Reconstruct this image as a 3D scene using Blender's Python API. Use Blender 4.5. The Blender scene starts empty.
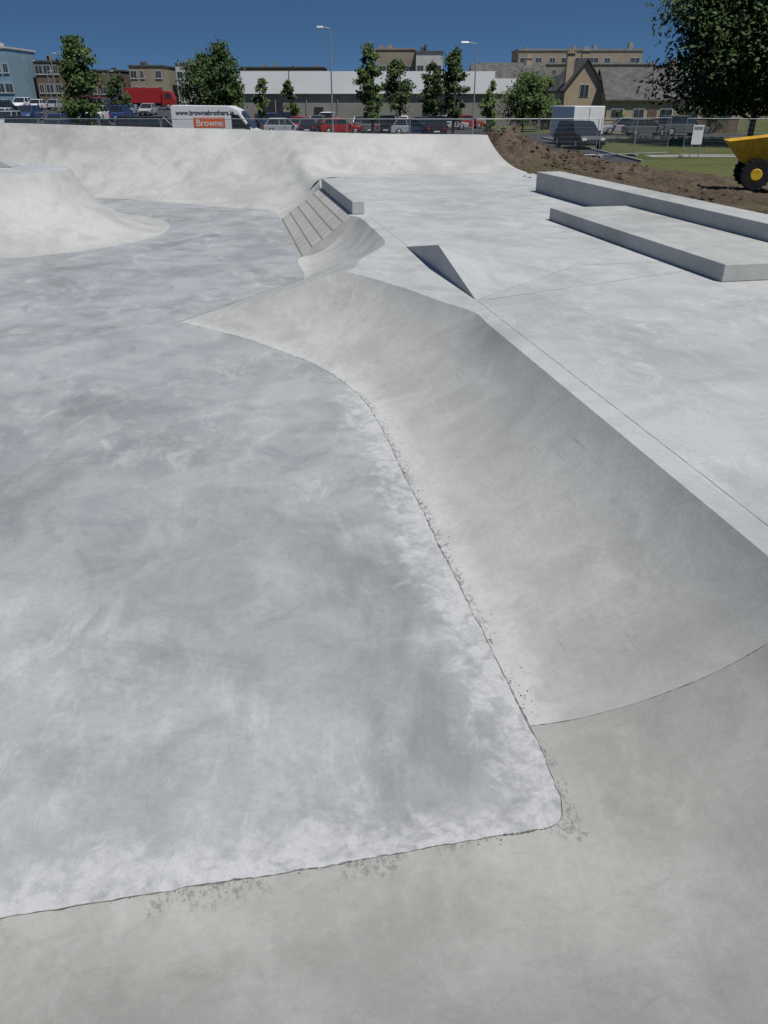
import bpy, bmesh, math, random
from mathutils import Vector, Matrix, noise
random.seed(7)
S = bpy.context.scene
COL = S.collection
rad = math.radians

# ------------------------------------------------------------------ helpers
def link(o, parent=None):
    COL.objects.link(o)
    if parent is not None:
        o.parent = parent
    return o
def empty(name, loc=(0,0,0), rz=0.0):
    e = bpy.data.objects.new(name, None)
    e.location = loc; e.rotation_euler = (0,0,rz); e.empty_display_size = .3
    COL.objects.link(e); return e
def mesh_obj(name, verts, faces, mats=None, parent=None, smooth=False, fm=None, loc=None, rz=None):
    me = bpy.data.meshes.new(name)
    me.from_pydata([tuple(v) for v in verts], [], faces)
    if mats is not None:
        if not isinstance(mats, (list, tuple)): mats = [mats]
        for m in mats: me.materials.append(m)
    if fm: me.polygons.foreach_set('material_index', fm)
    if smooth: me.polygons.foreach_set('use_smooth', [True]*len(me.polygons))
    me.update()
    o = bpy.data.objects.new(name, me)
    if loc is not None: o.location = loc
    if rz is not None: o.rotation_euler = (0,0,rz)
    return link(o, parent)
class MB:
    """small mesh accumulator"""
    def __init__(s): s.v=[]; s.f=[]; s.m=[]
    def add(s, vs, fs, m=0):
        n=len(s.v); s.v+= [tuple(v) for v in vs]; s.f += [tuple(i+n for i in f) for f in fs]; s.m += [m]*len(fs)
    def box(s, x0,x1,y0,y1,z0,z1,m=0):
        s.add([(x0,y0,z0),(x1,y0,z0),(x1,y1,z0),(x0,y1,z0),(x0,y0,z1),(x1,y0,z1),(x1,y1,z1),(x0,y1,z1)],
              [(0,3,2,1),(4,5,6,7),(0,1,5,4),(1,2,6,5),(2,3,7,6),(3,0,4,7)], m)
    def frustum(s, b, t, z0, z1, m=0):
        (x0,x1,y0,y1)=b; (X0,X1,Y0,Y1)=t
        s.add([(x0,y0,z0),(x1,y0,z0),(x1,y1,z0),(x0,y1,z0),(X0,Y0,z1),(X1,Y0,z1),(X1,Y1,z1),(X0,Y1,z1)],
              [(0,3,2,1),(4,5,6,7),(0,1,5,4),(1,2,6,5),(2,3,7,6),(3,0,4,7)], m)
    def tube(s, p, q, r0, r1, n=8, m=0, caps=True):
        p=Vector(p); q=Vector(q); d=(q-p).normalized()
        u=d.orthogonal().normalized(); w=d.cross(u)
        vs=[]
        for (c,r) in ((p,r0),(q,r1)):
            for i in range(n):
                a=2*math.pi*i/n; vs.append(c+u*(r*math.cos(a))+w*(r*math.sin(a)))
        fs=[(i,(i+1)%n,n+(i+1)%n,n+i) for i in range(n)]
        if caps: fs += [tuple(range(n-1,-1,-1)), tuple(range(n,2*n))]
        s.add(vs,fs,m)
    def prism_y(s, outline, y0, y1, m=0):
        n=len(outline)
        vs=[(x,y0,z) for x,z in outline]+[(x,y1,z) for x,z in outline]
        fs=[(i,(i+1)%n,n+(i+1)%n,n+i) for i in range(n)]+[tuple(range(n-1,-1,-1)),tuple(range(n,2*n))]
        s.add(vs,fs,m)
    def obj(s, name, mats, parent=None, smooth=False, loc=None, rz=None, bevel=0):
        o=mesh_obj(name,s.v,s.f,mats,parent,smooth,s.m,loc,rz)
        bm=bmesh.new(); bm.from_mesh(o.data); bmesh.ops.recalc_face_normals(bm,faces=bm.faces); bm.to_mesh(o.data); bm.free()
        if bevel:
            b=o.modifiers.new('bevel','BEVEL'); b.width=bevel; b.segments=2; b.limit_method='ANGLE'
        return o

# ------------------------------------------------------------------ materials
class NT:
    def __init__(s, name):
        s.mat=bpy.data.materials.new(name); s.mat.use_nodes=True
        s.t=s.mat.node_tree; s.n=s.t.nodes; s.l=s.t.links
        s.bsdf=s.n['Principled BSDF']
    def set(s, sock, v):
        if isinstance(v, bpy.types.NodeSocket): s.l.new(v, sock)
        elif v is not None: sock.default_value = v
    def tc(s): return s.n.new('ShaderNodeTexCoord').outputs['Object']
    def mapping(s, vec, scale=(1,1,1), rot=(0,0,0), loc=(0,0,0)):
        m=s.n.new('ShaderNodeMapping'); s.l.new(vec,m.inputs[0]); m.inputs['Scale'].default_value=scale
        m.inputs['Rotation'].default_value=rot; m.inputs['Location'].default_value=loc; return m.outputs[0]
    def noise(s, vec, scale, detail=5, rough=.55, dist=0):
        m=s.n.new('ShaderNodeTexNoise'); s.l.new(vec,m.inputs['Vector']); m.inputs['Scale'].default_value=scale
        m.inputs['Detail'].default_value=detail; m.inputs['Roughness'].default_value=rough; m.inputs['Distortion'].default_value=dist
        return m.outputs['Fac']
    def math(s, op, a, b=None, c=None, clamp=False):
        m=s.n.new('ShaderNodeMath'); m.operation=op; m.use_clamp=clamp
        s.set(m.inputs[0],a)
        if b is not None: s.set(m.inputs[1],b)
        if c is not None: s.set(m.inputs[2],c)
        return m.outputs[0]
    def mul(s,*a):
        r=a[0]
        for x in a[1:]: r=s.math('MULTIPLY',r,x)
        return r
    def rng(s, v, a, b, c=0.0, d=1.0):
        m=s.n.new('ShaderNodeMapRange'); m.interpolation_type='SMOOTHSTEP'
        s.set(m.inputs[0],v)
        for i,x in enumerate((a,b,c,d)): m.inputs[i+1].default_value=x
        return m.outputs[0]
    def mix(s, f, a, b, blend='MIX'):
        m=s.n.new('ShaderNodeMix'); m.data_type='RGBA'; m.blend_type=blend
        s.set(m.inputs[0],f)
        for k,v in ((6,a),(7,b)):
            if isinstance(v,(tuple,list)): v=tuple(v)+((1,) if len(v)==3 else ())
            s.set(m.inputs[k],v)
        return m.outputs[2]
    def sep(s, vec):
        m=s.n.new('ShaderNodeSeparateXYZ'); s.l.new(vec,m.inputs[0]); return m.outputs
    def bump(s, h, strength, dist=.01):
        b=s.n.new('ShaderNodeBump'); s.l.new(h,b.inputs['Height']); b.inputs['Strength'].default_value=strength
        b.inputs['Distance'].default_value=dist; s.l.new(b.outputs[0], s.bsdf.inputs['Normal'])
    def out(s, col, rough=.8, spec=.3, metal=0):
        if isinstance(col,(tuple,list)): col=tuple(col)+((1,) if len(col)==3 else ())
        s.set(s.bsdf.inputs['Base Color'],col); s.set(s.bsdf.inputs['Roughness'],rough)
        s.bsdf.inputs['Specular IOR Level'].default_value=spec; s.bsdf.inputs['Metallic'].default_value=metal
        return s.mat

def simple(name, c, rough=.6, spec=.4, metal=0, var=.18, sc=3.0):
    m=NT(name); v=m.tc(); n=m.noise(v,sc,4)
    f=m.rng(n,.3,.7)
    a=tuple(x*(1-var) for x in c); b=tuple(min(1,x*(1+var)) for x in c)
    return m.out(m.mix(f,a,b),rough,spec,metal)

def concrete(name, dark, light, white, kind):
    m=NT(name); v=m.tc()
    big=m.noise(v,.30,4,.6,.5)
    med=m.noise(v,1.4,8,.64,.8)
    sw=m.noise(m.mapping(v,(1.5,.8,1.3),(0,0,.6)),2.2,8,.68,.9)
    fine=m.noise(v,20,6,.75)
    spk=m.noise(v,150,1,.6)
    k=dict(floor=(.35,.63),quarter=(.36,.64),deck=(.36,.62),wall=(.36,.64),ledge=(.36,.64))[kind]
    f=m.math('ADD',m.math('MULTIPLY',big,.5),m.math('MULTIPLY',med,.5))
    col=m.mix(m.rng(f,*k),dark,light)
    bl=m.rng(sw,.46,.72)
    bl=m.mul(bl,m.rng(m.noise(v,.5,4,.55,.5),.40,.64))
    col=m.mix(m.math('MULTIPLY',bl,.60 if kind in('floor','deck') else .45),col,white)
    amt=dict(floor=.60,quarter=.30,deck=.25,wall=.26,ledge=.3)[kind]
    dk=m.rng(m.noise(m.mapping(v,(1.15,.8,1),(0,0,.5),(13,5,2)),.62,8,.66,.8),.48,.70)
    col=m.mix(m.math('MULTIPLY',dk,amt),col,tuple(x*.64 for x in dark))
    # faint trowel sweeps, patchy and in two directions
    st=m.noise(m.mapping(v,(5,1.0,4),(0,0,-.9)),2.0,7,.72,1.0)
    col=m.mix(m.mul(m.rng(st,.52,.74),m.rng(m.noise(v,.7,2),.42,.6),.20),col,white)
    st2=m.noise(m.mapping(v,(1.0,6,4),(0,0,.35)),1.9,7,.72,1.1)
    col=m.mix(m.mul(m.rng(st2,.53,.74),m.rng(m.noise(m.mapping(v,(1,1,1),(0,0,0),(7,7,0)),.7,2),.42,.6),.26),col,tuple(x*.68 for x in dark))
    sc=m.noise(m.mapping(v,(38,1.0,10),(0,0,-.55)),1.7,3,.5,.35)
    scm=m.mul(m.rng(sc,.665,.70),m.rng(m.noise(v,.9,3),.5,.62),.35)
    col=m.mix(scm,col,tuple(x*.45 for x in dark))
    X,Y,Z=m.sep(v)
    if kind=='floor':
        d=m.math('MINIMUM',m.math('ADD',Y,.1),m.math('SUBTRACT',.1,X))
        dd=m.math('ADD',d,m.math('MULTIPLY',m.math('SUBTRACT',m.noise(v,3.0,8,.7,.8),.5),1.6))
        e=m.mul(m.rng(dd,.40,.0),m.rng(Y,9.0,6.0),m.rng(m.noise(v,7,6,.7,.5),.32,.56))
        col=m.mix(m.math('MULTIPLY',e,.72),col,white)
        sm_=m.mul(m.rng(d,.24,.02),m.rng(m.noise(v,11,7,.78,.4),.54,.66),m.rng(m.noise(v,1.3,3,.5),.46,.56),.45)
        col=m.mix(sm_,col,(.17,.165,.155))
    if kind=='quarter':
        side=m.math('ADD',m.math('MULTIPLY',m.math('SUBTRACT',X,.1),.19),Y)
        g=m.rng(side,.605,.595)
        warm=m.mix(m.rng(f,.36,.62),(.300,.288,.266),(.405,.392,.366))
        warm=m.mix(m.mul(bl,.4),warm,(.51,.50,.475))
        warm=m.mix(m.mul(dk,.25),warm,(.21,.20,.18))
        blot=m.rng(m.noise(m.mapping(v,(3,1.2,2)),2.0,7,.72,.6),.5,.7)
        warm=m.mix(m.mul(blot,.25),warm,(.48,.47,.445))
        b2=m.rng(m.noise(m.mapping(v,(1.2,2.5,2)),4.0,7,.75,.5),.52,.68)
        warm=m.mix(m.mul(b2,.24),warm,(.22,.21,.19))
        col=m.mix(g,col,warm)
        z2=m.math('ADD',Z,m.math('MULTIPLY',m.math('SUBTRACT',m.noise(v,4,7,.72,.8),.5),.2))
        e=m.math('MULTIPLY',m.rng(z2,.08,.0),m.math('SUBTRACT',1.0,m.math('MULTIPLY',g,.75)))
        col=m.mix(m.math('MULTIPLY',e,.5),col,white)
        z3=m.math('ADD',Z,m.math('MULTIPLY',m.math('SUBTRACT',m.noise(v,9,6,.8),.5),.045))
        dab=m.mul(m.rng(z3,.016,.003),m.rng(m.noise(m.mapping(v,(1.3,.8,1)),24,6,.8),.49,.57),m.rng(m.noise(m.mapping(v,(1,1,1),(0,0,0),(3,1,0)),1.7,4,.6),.46,.53))
        dab=m.mul(dab,m.rng(Y,8.5,7),m.rng(Y,-.1,.5,.55,.9))
        col=m.mix(dab,col,(.115,.11,.10))
    col=m.mix(m.math('MULTIPLY',m.rng(fine,.35,.7),.18),col,tuple(x*.55 for x in dark))
    col=m.mix(m.rng(spk,.67,.75,0,.5),col,(.12,.12,.12))
    h=m.math('ADD',m.math('MULTIPLY',fine,.6),m.math('MULTIPLY',sw,.8))
    m.bump(h,.4,.008)
    return m.out(col,m.rng(med,.3,.7,.55,.8),.3)

M_floor=concrete('concrete_floor',(.262,.267,.275),(.378,.383,.39),(.55,.55,.552),'floor')
M_quart=concrete('concrete_transition',(.37,.367,.348),(.475,.472,.45),(.59,.587,.565),'quarter')
M_deck=concrete('concrete_deck',(.36,.363,.36),(.46,.463,.46),(.60,.598,.59),'deck')
M_wall=concrete('concrete_wall',(.37,.367,.348),(.49,.487,.463),(.60,.595,.572),'wall')
M_ledge=concrete('concrete_ledge',(.34,.343,.328),(.44,.442,.424),(.54,.538,.52),'ledge')
M_joint=simple('joint_dark',(.15,.145,.14),.9,.1,0,.5,9)
M_jlight=simple('joint_faint',(.28,.28,.28),.9,.1,0,.2,20)
M_grit=simple('grit',(.11,.105,.095),.9,.1,0,.4,60)

def brickmat():
    m=NT('sett_paving'); v=m.tc()
    X,Y,Z=m.sep(v)
    cb=m.n.new('ShaderNodeCombineXYZ'); m.l.new(Y,cb.inputs[0]); m.l.new(X,cb.inputs[1])
    b=m.n.new('ShaderNodeTexBrick'); m.l.new(cb.outputs[0],b.inputs['Vector'])
    b.inputs['Color1'].default_value=(.39,.38,.355,1); b.inputs['Color2'].default_value=(.47,.46,.43,1)
    b.inputs['Mortar'].default_value=(.20,.195,.18,1); b.inputs['Scale'].default_value=1
    b.inputs['Mortar Size'].default_value=.018; b.inputs['Brick Width'].default_value=.62; b.inputs['Row Height'].default_value=.25
    n=m.noise(v,5,6,.6,.5)
    col=m.mix(m.math('MULTIPLY',m.rng(n,.4,.7),.3),b.outputs['Color'],(.33,.32,.30))
    return m.out(col,.85,.2)
M_brick=brickmat()

# ------------------------------------------------------------------ park frame
KX,KY=.87,2.84; ANG=math.atan2(.1867,.9824)
park=empty('concrete_skatepark',(KX,KY,0),ANG)

def catmull(P, n):
    out=[]
    for i in range(len(P)-1):
        p0=P[max(i-1,0)];p1=P[i];p2=P[i+1];p3=P[min(i+2,len(P)-1)]
        for k in range(n):
            t=k/n
            q=[]
            for a,b,c,d in zip(p0,p1,p2,p3):
                q.append(.5*((2*b)+(-a+c)*t+(2*a-5*b+4*c-d)*t*t+(-a+3*b-3*c+d)*t**3))
            out.append(q)
    out.append(list(P[-1])); return out
LIN=.28
def section(r,m):
    """points of one cross-section: circular arc blended with its chord (r[6])"""
    d=math.hypot(r[3]-r[0],r[4]-r[1]); h=r[5]-r[2]; lf=min(1,max(0,r[6])); out=[]
    for j in range(m+1):
        s=j/m
        if h>1e-4 and d>1e-4:
            rr=(d*d+h*h)/(2*h); A=math.atan2(d, rr-h); ang=A*s
            x=rr*math.sin(ang)/d; z=rr*(1-math.cos(ang)); z=r[2]+z*(1-lf)+lf*x*h
        else: x=s; z=r[2]+h*s
        out.append((r[0]+(r[3]-r[0])*x, r[1]+(r[4]-r[1])*x, z))
    return out
def loft(name, ctrl, n, mat, m=18, zmax=None, parent=park, tops=None):
    ctrl=[tuple(c)+((LIN,) if len(c)==6 else ()) for c in ctrl]
    R=catmull(ctrl,n)
    if tops:
        for i,t in enumerate(tops): R[i][3],R[i][4],R[i][5]=t
    vs=[];fs=[]
    for r in R:
        if zmax is not None: r[5]=min(r[5],zmax)
        r[2]=max(r[2],0); r[5]=max(r[5],0)
        vs+=section(r,m)
    w=m+1
    for i in range(len(R)-1):
        for j in range(m):
            fs.append((i*w+j,i*w+j+1,(i+1)*w+j+1,(i+1)*w+j))
    o=mesh_obj(name,vs,fs,mat,parent,True)
    bm=bmesh.new(); bm.from_mesh(o.data)
    bmesh.ops.remove_doubles(bm,verts=bm.verts,dist=1e-4)
    bmesh.ops.recalc_face_normals(bm,faces=bm.faces)
    up=sum(f.normal.z*f.calc_area() for f in bm.faces)
    if up<0: bmesh.ops.reverse_faces(bm,faces=bm.faces)
    bm.to_mesh(o.data); bm.free()
    return R
def poly(name, pts, z, mat, parent=park):
    bm=bmesh.new(); vs=[]
    last=None
    for p in pts:
        if last and math.hypot(p[0]-last[0],p[1]-last[1])<1e-4: continue
        vs.append(bm.verts.new((p[0],p[1],z))); last=p
    f=bm.faces.new(vs); f.normal_update()
    if f.normal.z<0: f.normal_flip()
    bmesh.ops.triangulate(bm,faces=[f],ngon_method='EAR_CLIP')
    me=bpy.data.meshes.new(name); bm.to_mesh(me); bm.free(); me.materials.append(mat)
    o=bpy.data.objects.new(name,me); return link(o,parent)

D=.9; B0=-.1
near=[(.1,B0,0,1.6,B0,D),(.1,3,0,1.6,3,D),(.1,5.5,0,1.6,5.6,D),(.09,6.1,0,1.6,6.3,D),(.0,6.7,0,1.6,6.9,D),
      (-.13,7.25,0,1.35,7.55,D),(-.43,8.05,0,.95,8.65,D,.35),(-.75,8.6,0,.35,9.8,D,.5),
      (-1.23,9.4,0,-.4,10.06,.65,.65),(-1.8,10.1,0,-1.3,10.38,.35,.8),(-2.35,10.75,0,-2.35,10.751,0,.8)]
RN=loft('main_quarter',near,10,M_quart,24,D)
farf=[(-2.35,10.75,0,-2.35,10.751,0,1),(-1.7,11.6,0,-1.3,10.38,.35,1),(-1.1,12.4,0,-.4,10.06,.65,1),(-.7,12.95,0,.35,9.8,D,1),
      (-.35,13.35,0,.8,10.9,D,.95),(0,13.75,0,1.2,11.7,D,.85),(.1,14.3,0,1.53,12.6,D,.6),(.1,15,0,1.6,14.5,D,.3),(.1,16,0,1.6,16,D,.1),(.2,16.4,0,1.45,16.4,D,.1)]
RF=loft('hip_quarter',farf,10,M_quart,16,D,tops=[(RN[100-i][3],RN[100-i][4],RN[100-i][5]) for i in range(31)])
c3=[(.2,23,0,1.5,23,D),(.15,24.3,0,1.6,24.3,D),(.0,25.6,0,1.8,25.9,D)]
RC=loft('corner_quarter',c3,8,M_wall,14,D)
wall=[(9.9,27.1,D,8.8,29.4,2.1),(7,27.2,D,7,29.5,2.12),(4.5,27.2,D,4.5,29.6,2.15),(2.8,26.8,D,2.6,29.9,2.2),
      (1.8,25.9,D,1.4,30.4,2.25),(1.3,25.75,.47,.7,30.8,2.25),(.7,25.62,.13,0,31.2,2.26),(0,25.6,0,-.8,31.7,2.27),
      (-1.2,26.3,0,-2.2,32.4,2.29),(-3,28,0,-4,33.2,2.32),(-6.2,30.5,0,-7,34.3,2.38),(-10,32,0,-10.4,35.6,2.45),
      (-14,32.5,0,-14.5,36.3,2.5),(-18,31.5,0,-20,35.5,2.5),(-20,28,0,-23,29,2.5),(-20.5,20,0,-23.5,20,2.5),(-20.5,8,0,-23.5,8,2.4),(-20.5,B0,0,-23.5,B0,2.3)]
RW=loft('far_wall',[w_+(.0,) for w_ in wall],10,M_wall,22)
vs=[];fs=[]
for i,r in enumerate(RW):
    dx,dy=r[3]-r[0],r[4]-r[1]; L=math.hypot(dx,dy); dx/=L;dy/=L
    vs+=[(r[3],r[4],r[5]),(r[3]+dx*.5,r[4]+dy*.5,r[5]),(r[3]+dx*.5,r[4]+dy*.5,-.5)]
    if i:
        k=3*i; fs+=[(k-3,k-2,k+1,k),(k-2,k-1,k+2,k+1)]
mesh_obj('wall_lip',vs,fs,M_wall,park)
r=RW[0]
pts=section(r,22)+[(r[3]-.24,r[4]+.45,r[5]),(r[3]-.24,r[4]+.45,-.4),(r[0],r[1],-.4)]
mesh_obj('wall_end',pts,[tuple(range(len(pts)))],M_wall,park)

mb=MB(); mb.add([(.2,16.4,0.004),(1.45,16.4,D),(1.48,23,D),(.2,23,0.004)],[(0,1,2,3)])
mb.obj('sett_bank',[M_brick],park)
for r in (RF[-1],RC[0]):
    p=section(r,14); mesh_obj('bank_cheek',p,[tuple(range(len(p)))],M_quart,park)

def wob(s,k=1.0): return k*(.003+.016*abs(noise.noise(Vector((s*1.1,3.3,0))))+.014*abs(noise.noise(Vector((s*6,1.3,0))))+.008*abs(noise.noise(Vector((s*17,5.3,0)))))
edge=[]
n=520
for i in range(n+1):
    a=-20.5+20.44*(1-(1-i/n)**1.6)
    edge.append((a,B0-wob(a,1.2)))
for i in range(1,9):
    t=i/9*math.pi/2; edge.append((-.06+.13*math.sin(t),B0-.01+.13*(1-math.cos(t))))
sm=[]
for i in range(len(RN)-1):
    p,q=RN[i],RN[i+1]; k=max(1,int(math.hypot(q[0]-p[0],q[1]-p[1])/.025))
    for j in range(k):
        t=j/k; b=p[1]+(q[1]-p[1])*t; a=p[0]+(q[0]-p[0])*t
        if b>.05: sm.append((a+wob(b+50)-.03*max(0,1-b/.35),b))
edge+=sm
FZ=.003
fl=edge+[(r[0],r[1]) for r in RF]+[(r[0],r[1]) for r in RC]
i0=7*10
fl+=[(r[0],r[1]) for r in RW[i0:]]
poly('floor_slab',fl,FZ,M_floor)
poly('corner_fillet',[(-.1,B0),(.1,B0),(.1,.5),(.0,.5),(-.1,.0)],.0008,M_quart)
nN=7*10; nF=3*10
dk=[(8.9,B0),(1.6,B0)]+[(r[3],r[4]) for r in RN[1:nN+1]]+[(r[3],r[4]) for r in RF[nF+1:]]+[(r[3],r[4]) for r in RC]
dk+=[(r[0],r[1]) for r in reversed(RW[:4*10])]+[(8.9,21.3)]
poly('upper_deck',dk,D,M_deck)
mesh_obj('deck_edge',[(8.9,B0,D),(8.9,21.3,D),(9.9,27.1,D),(9.9,27.1,-.4),(8.9,21.3,-.4),(8.9,B0,-.4)],[(0,1,4,5),(1,2,3,4)],M_deck,park)

RQ=(1.5*1.5+D*D)/(2*D)
def qz(r): return (1-LIN)*(RQ-math.sqrt(max(0,RQ*RQ-r*r)))+LIN*r*D/1.5
def nearz(a,b):
    d1=max(0,a-.1); d2=max(0,B0-b); r=math.hypot(d1,d2)
    phi=math.atan2(d2,d1) if r>0 else 0
    t=phi/(math.pi/2); t=t*t*(3-2*t)
    R=RQ+.8*t; s=min(1,max(0,(-b)/2.35)); s=s*s*(3-2*s)
    lf=LIN*(1-.7*t)
    capz=.9+.7*s if a>-.5 else 1.6
    zz=(1-lf)*(R-math.sqrt(max(0,R*R-r*r)))+lf*r*D/1.5 if r<R*.97 else 9
    return min(zz,capz)
As=[-20.5+.5*i for i in range(30)]+[-5.5+.1*i for i in range(50)]+[-.5+.04*i for i in range(15)]
As=sorted(set(round(x,4) for x in As))
As=[x for x in As if x<.1]+[.1+.05*i for i in range(31)]+[1.7+.3*i for i in range(24)]+[8.9]
Bs=[B0-.06*i for i in range(44)]+[-2.9,-3.5,-4.5,-6]
Bs.sort()
vs=[(a,b,nearz(a,b)) for b in Bs for a in As]; w=len(As)
fs=[(j*w+i,j*w+i+1,(j+1)*w+i+1,(j+1)*w+i) for j in range(len(Bs)-1) for i in range(w-1)]
mesh_obj('near_bank',vs,fs,M_quart,park,True)

def lathe(name,cx,cy,prof,mat,n=72):
    vs=[];fs=[]
    for (r,z) in prof:
        for i in range(n):
            a=2*math.pi*i/n; vs.append((cx+r*math.cos(a),cy+r*math.sin(a),z))
    for j in range(len(prof)-1):
        for i in range(n):
            fs.append((j*n+i,j*n+(i+1)%n,(j+1)*n+(i+1)%n,(j+1)*n+i))
    return mesh_obj(name,vs,fs,mat,park,True)
H=1.62; run=2.5; rr=(run*run+H*H)/(2*H); A=math.atan2(run,rr-H)
prof=[(4.5-rr*math.sin(A*j/20), rr*(1-math.cos(A*j/20))+.004) for j in range(21)]
lathe('mound_side',-7.6,21.93,prof,M_wall)
lathe('mound_top',-7.6,21.93,[(2.0,H+.004),(1.0,H+.004),(.001,H+.004)],M_deck)
mb=MB(); mb.prism_y([(-10,1.625),(-7.2,1.625),(-7.5,1.80),(-10,1.80)],22.6,23.6)
mb.obj('mound_block',[M_ledge],park,bevel=.02)

mb=MB(); zA=D+.002
mb.add([(1.8,11.94,zA),(1.82,9.66,1.29),(1.82,7.55,zA),(4.16,9.65,zA)],[(0,2,1),(1,2,3),(0,1,3)])
mb.obj('kicker',[M_deck],park)
mb=MB(); mb.box(1.5,1.8,16.6,22.8,D+.001,1.2)
mb.obj('curb_block',[M_ledge],park,bevel=.02)

led=empty('concrete_ledge',(KX,KY,0),ANG)
mb=MB(); mb.box(7.65,8.4,4.0,20.8,D+.001,D+.54); mb.obj('ledge_block',[M_ledge],led,bevel=.015)
pad=empty('manual_pad',(KX,KY,0),ANG)
mb=MB(); mb.box(5.76,7.645,7.98,14.9,D+.001,D+.26); mb.obj('pad_block',[M_ledge],pad,bevel=.015)

# ---- joints
def ribbon(name,pts,w,mat,dz=.003,parent=park,var=(.4,1.0)):
    P=[Vector(p) for p in pts]; vs=[];fs=[]
    for i,p in enumerate(P):
        t=(P[min(i+1,len(P)-1)]-P[max(i-1,0)]); t.z=0; t.normalize(); nn=Vector((-t.y,t.x,0))
        ww=w*(var[0]+var[1]*random.random()*(.5+abs(noise.noise(p*2))*1.5))
        vs+=[p+nn*ww/2+Vector((0,0,dz)),p-nn*ww/2+Vector((0,0,dz))]
        if i: k=2*i; fs.append((k-2,k-1,k+1,k))
    return mesh_obj(name,vs,fs,mat,parent)
def dense(p,q,n,j=.002):
    return [(p[0]+(q[0]-p[0])*i/n+random.uniform(-j,j),p[1]+(q[1]-p[1])*i/n+random.uniform(-j,j),p[2]+(q[2]-p[2])*i/n) for i in range(n+1)]
ribbon('joint_main',[(a+.001,b-.001,FZ) for a,b in edge if a>-14],.007,M_joint,.002,var=(.1,1.8))
ribbon('joint_hip',[(r[0]-.006,r[1]+.01,FZ) for r in RF],.014,M_jlight,.002)
ribbon('joint_wall',[(r[0],r[1]-.01,FZ) for r in RW[i0:i0+70]],.02,M_jlight,.002)
ribbon('joint_deck',dense((1.83,0,D),(1.83,7.5,D),100),.007,M_jlight)
ribbon('joint_deck',dense((1.86,7.5,D),(5.75,8.9,D),60),.010,M_jlight)
ribbon('joint_deck',dense((1.84,12,D),(1.84,16.4,D),60),.010,M_jlight)
ribbon('joint_deck',dense((4.2,9.65,D),(5.75,9.65,D),30),.012,M_jlight)
ribbon('joint_deck',dense((1.86,16.3,D),(7.6,16.4,D),60),.012,M_jlight)
ribbon('joint_deck',[(r[0],r[1]-.02,D) for r in RW[:40]],.02,M_jlight)
ribbon('joint_floor',dense((-2.35,10.75,FZ),(-6,10.2,FZ),60),.010,M_jlight,.002)
jp=[]
for i in range(90):
    a=.1+1.49*i/89; b=.6-.19*(a-.1); jp.append((a,b+.004*noise.noise(Vector((a*4,0,0))),qz(a-.1)))
ribbon('joint_panel',jp,.006,M_joint,.002,var=(.2,.9))
mb=MB()
def crumb(a,b,z,s):
    n=random.randint(4,6); t=random.random()*6
    vs=[(a+s*random.uniform(.5,1)*math.cos(t+2*math.pi*i/n)*.7,b+s*random.uniform(.5,1)*math.sin(t+2*math.pi*i/n),z+.0035) for i in range(n)]+[(a,b,z+.004+s*.25)]
    mb.add(vs,[(i,(i+1)%n,n) for i in range(n)])
for c in range(50):
    b0=random.uniform(.1,6.6); k=random.randint(2,20)
    for i in range(k):
        r_=abs(random.gauss(.0,.045)); b=b0+random.gauss(0,.10)
        if .0<b<6.2: crumb(.115+r_,b,qz(r_),random.choice([.003,.004,.006,.010]))
for c in range(16):
    a0=random.uniform(-4,.1); k=random.randint(2,10)
    for i in range(k):
        a=a0+random.gauss(0,.12); b=B0-.015-abs(random.gauss(.01,.03))
        if a<.1: crumb(a,b,nearz(a,b),random.choice([.002,.003,.004,.006]))
mb.obj('seam_grit',[M_grit],park)

# ------------------------------------------------------------------ terrain
def ground_mat():
    m=NT('grass_ground'); v=m.tc()
    n1=m.noise(v,.12,6,.6,.5); n2=m.noise(v,2.5,6,.7); n3=m.noise(v,14,4,.7)
    c=m.mix(m.rng(n1,.35,.65),(.055,.075,.022),(.11,.12,.045))
    c=m.mix(m.math('MULTIPLY',m.rng(n2,.4,.7),.6),c,(.17,.155,.075))
    c=m.mix(m.math('MULTIPLY',m.rng(n3,.4,.7),.5),c,(.04,.055,.018))
    m.bump(n3,.6,.05)
    return m.out(c,.9,.1)
M_grass=ground_mat()
def dirt_mat():
    m=NT('bare_earth'); v=m.tc()
    n1=m.noise(v,.7,8,.7,.5); n2=m.noise(v,5,9,.8); n4=m.noise(v,.28,5,.6)
    c=m.mix(m.rng(n1,.3,.7),(.066,.048,.034),(.155,.117,.085))
    c=m.mix(m.mul(m.rng(n2,.45,.72),.8),c,(.22,.18,.14))
    c=m.mix(m.mul(m.rng(n4,.52,.62),m.rng(n2,.35,.55),.5),c,(.07,.085,.03))
    m.bump(n2,1.0,.12)
    return m.out(c,.95,.05)
M_dirt=dirt_mat()
M_asph=simple('asphalt',(.055,.056,.06),.9,.2,0,.25,1.5)
M_path=simple('pavement',(.26,.255,.245),.9,.2,0,.15,2)
M_line=simple('road_paint',(.75,.75,.72),.7,.3,0,.08,3)
xs=[-1800,-600,-200,-90,-50]+[-40+1.5*i for i in range(54)]+[50,90,200,600,1800]
ys=[-1500,-300,-80,-30]+[-15+1.5*i for i in range(54)]+[75,95,140,220,400,900,2600]
def inpark(x,y):
    dx,dy=x-KX,y-KY; c,s=math.cos(ANG),math.sin(ANG); a=dx*c+dy*s; b=-dx*s+dy*c
    if -4.5<b<0 and -22<a<8.3: return True
    return (-23<a<8.3 and 0<=b<28) or (-22<a<3 and 28<=b<32) or (-19<a<-6 and 31<=b<34)
vs=[(x,y,-.5 if inpark(x,y) else .3) for y in ys for x in xs]; w=len(xs)
fs=[(j*w+i,j*w+i+1,(j+1)*w+i+1,(j+1)*w+i) for j in range(len(ys)-1) for i in range(w-1)]
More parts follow.
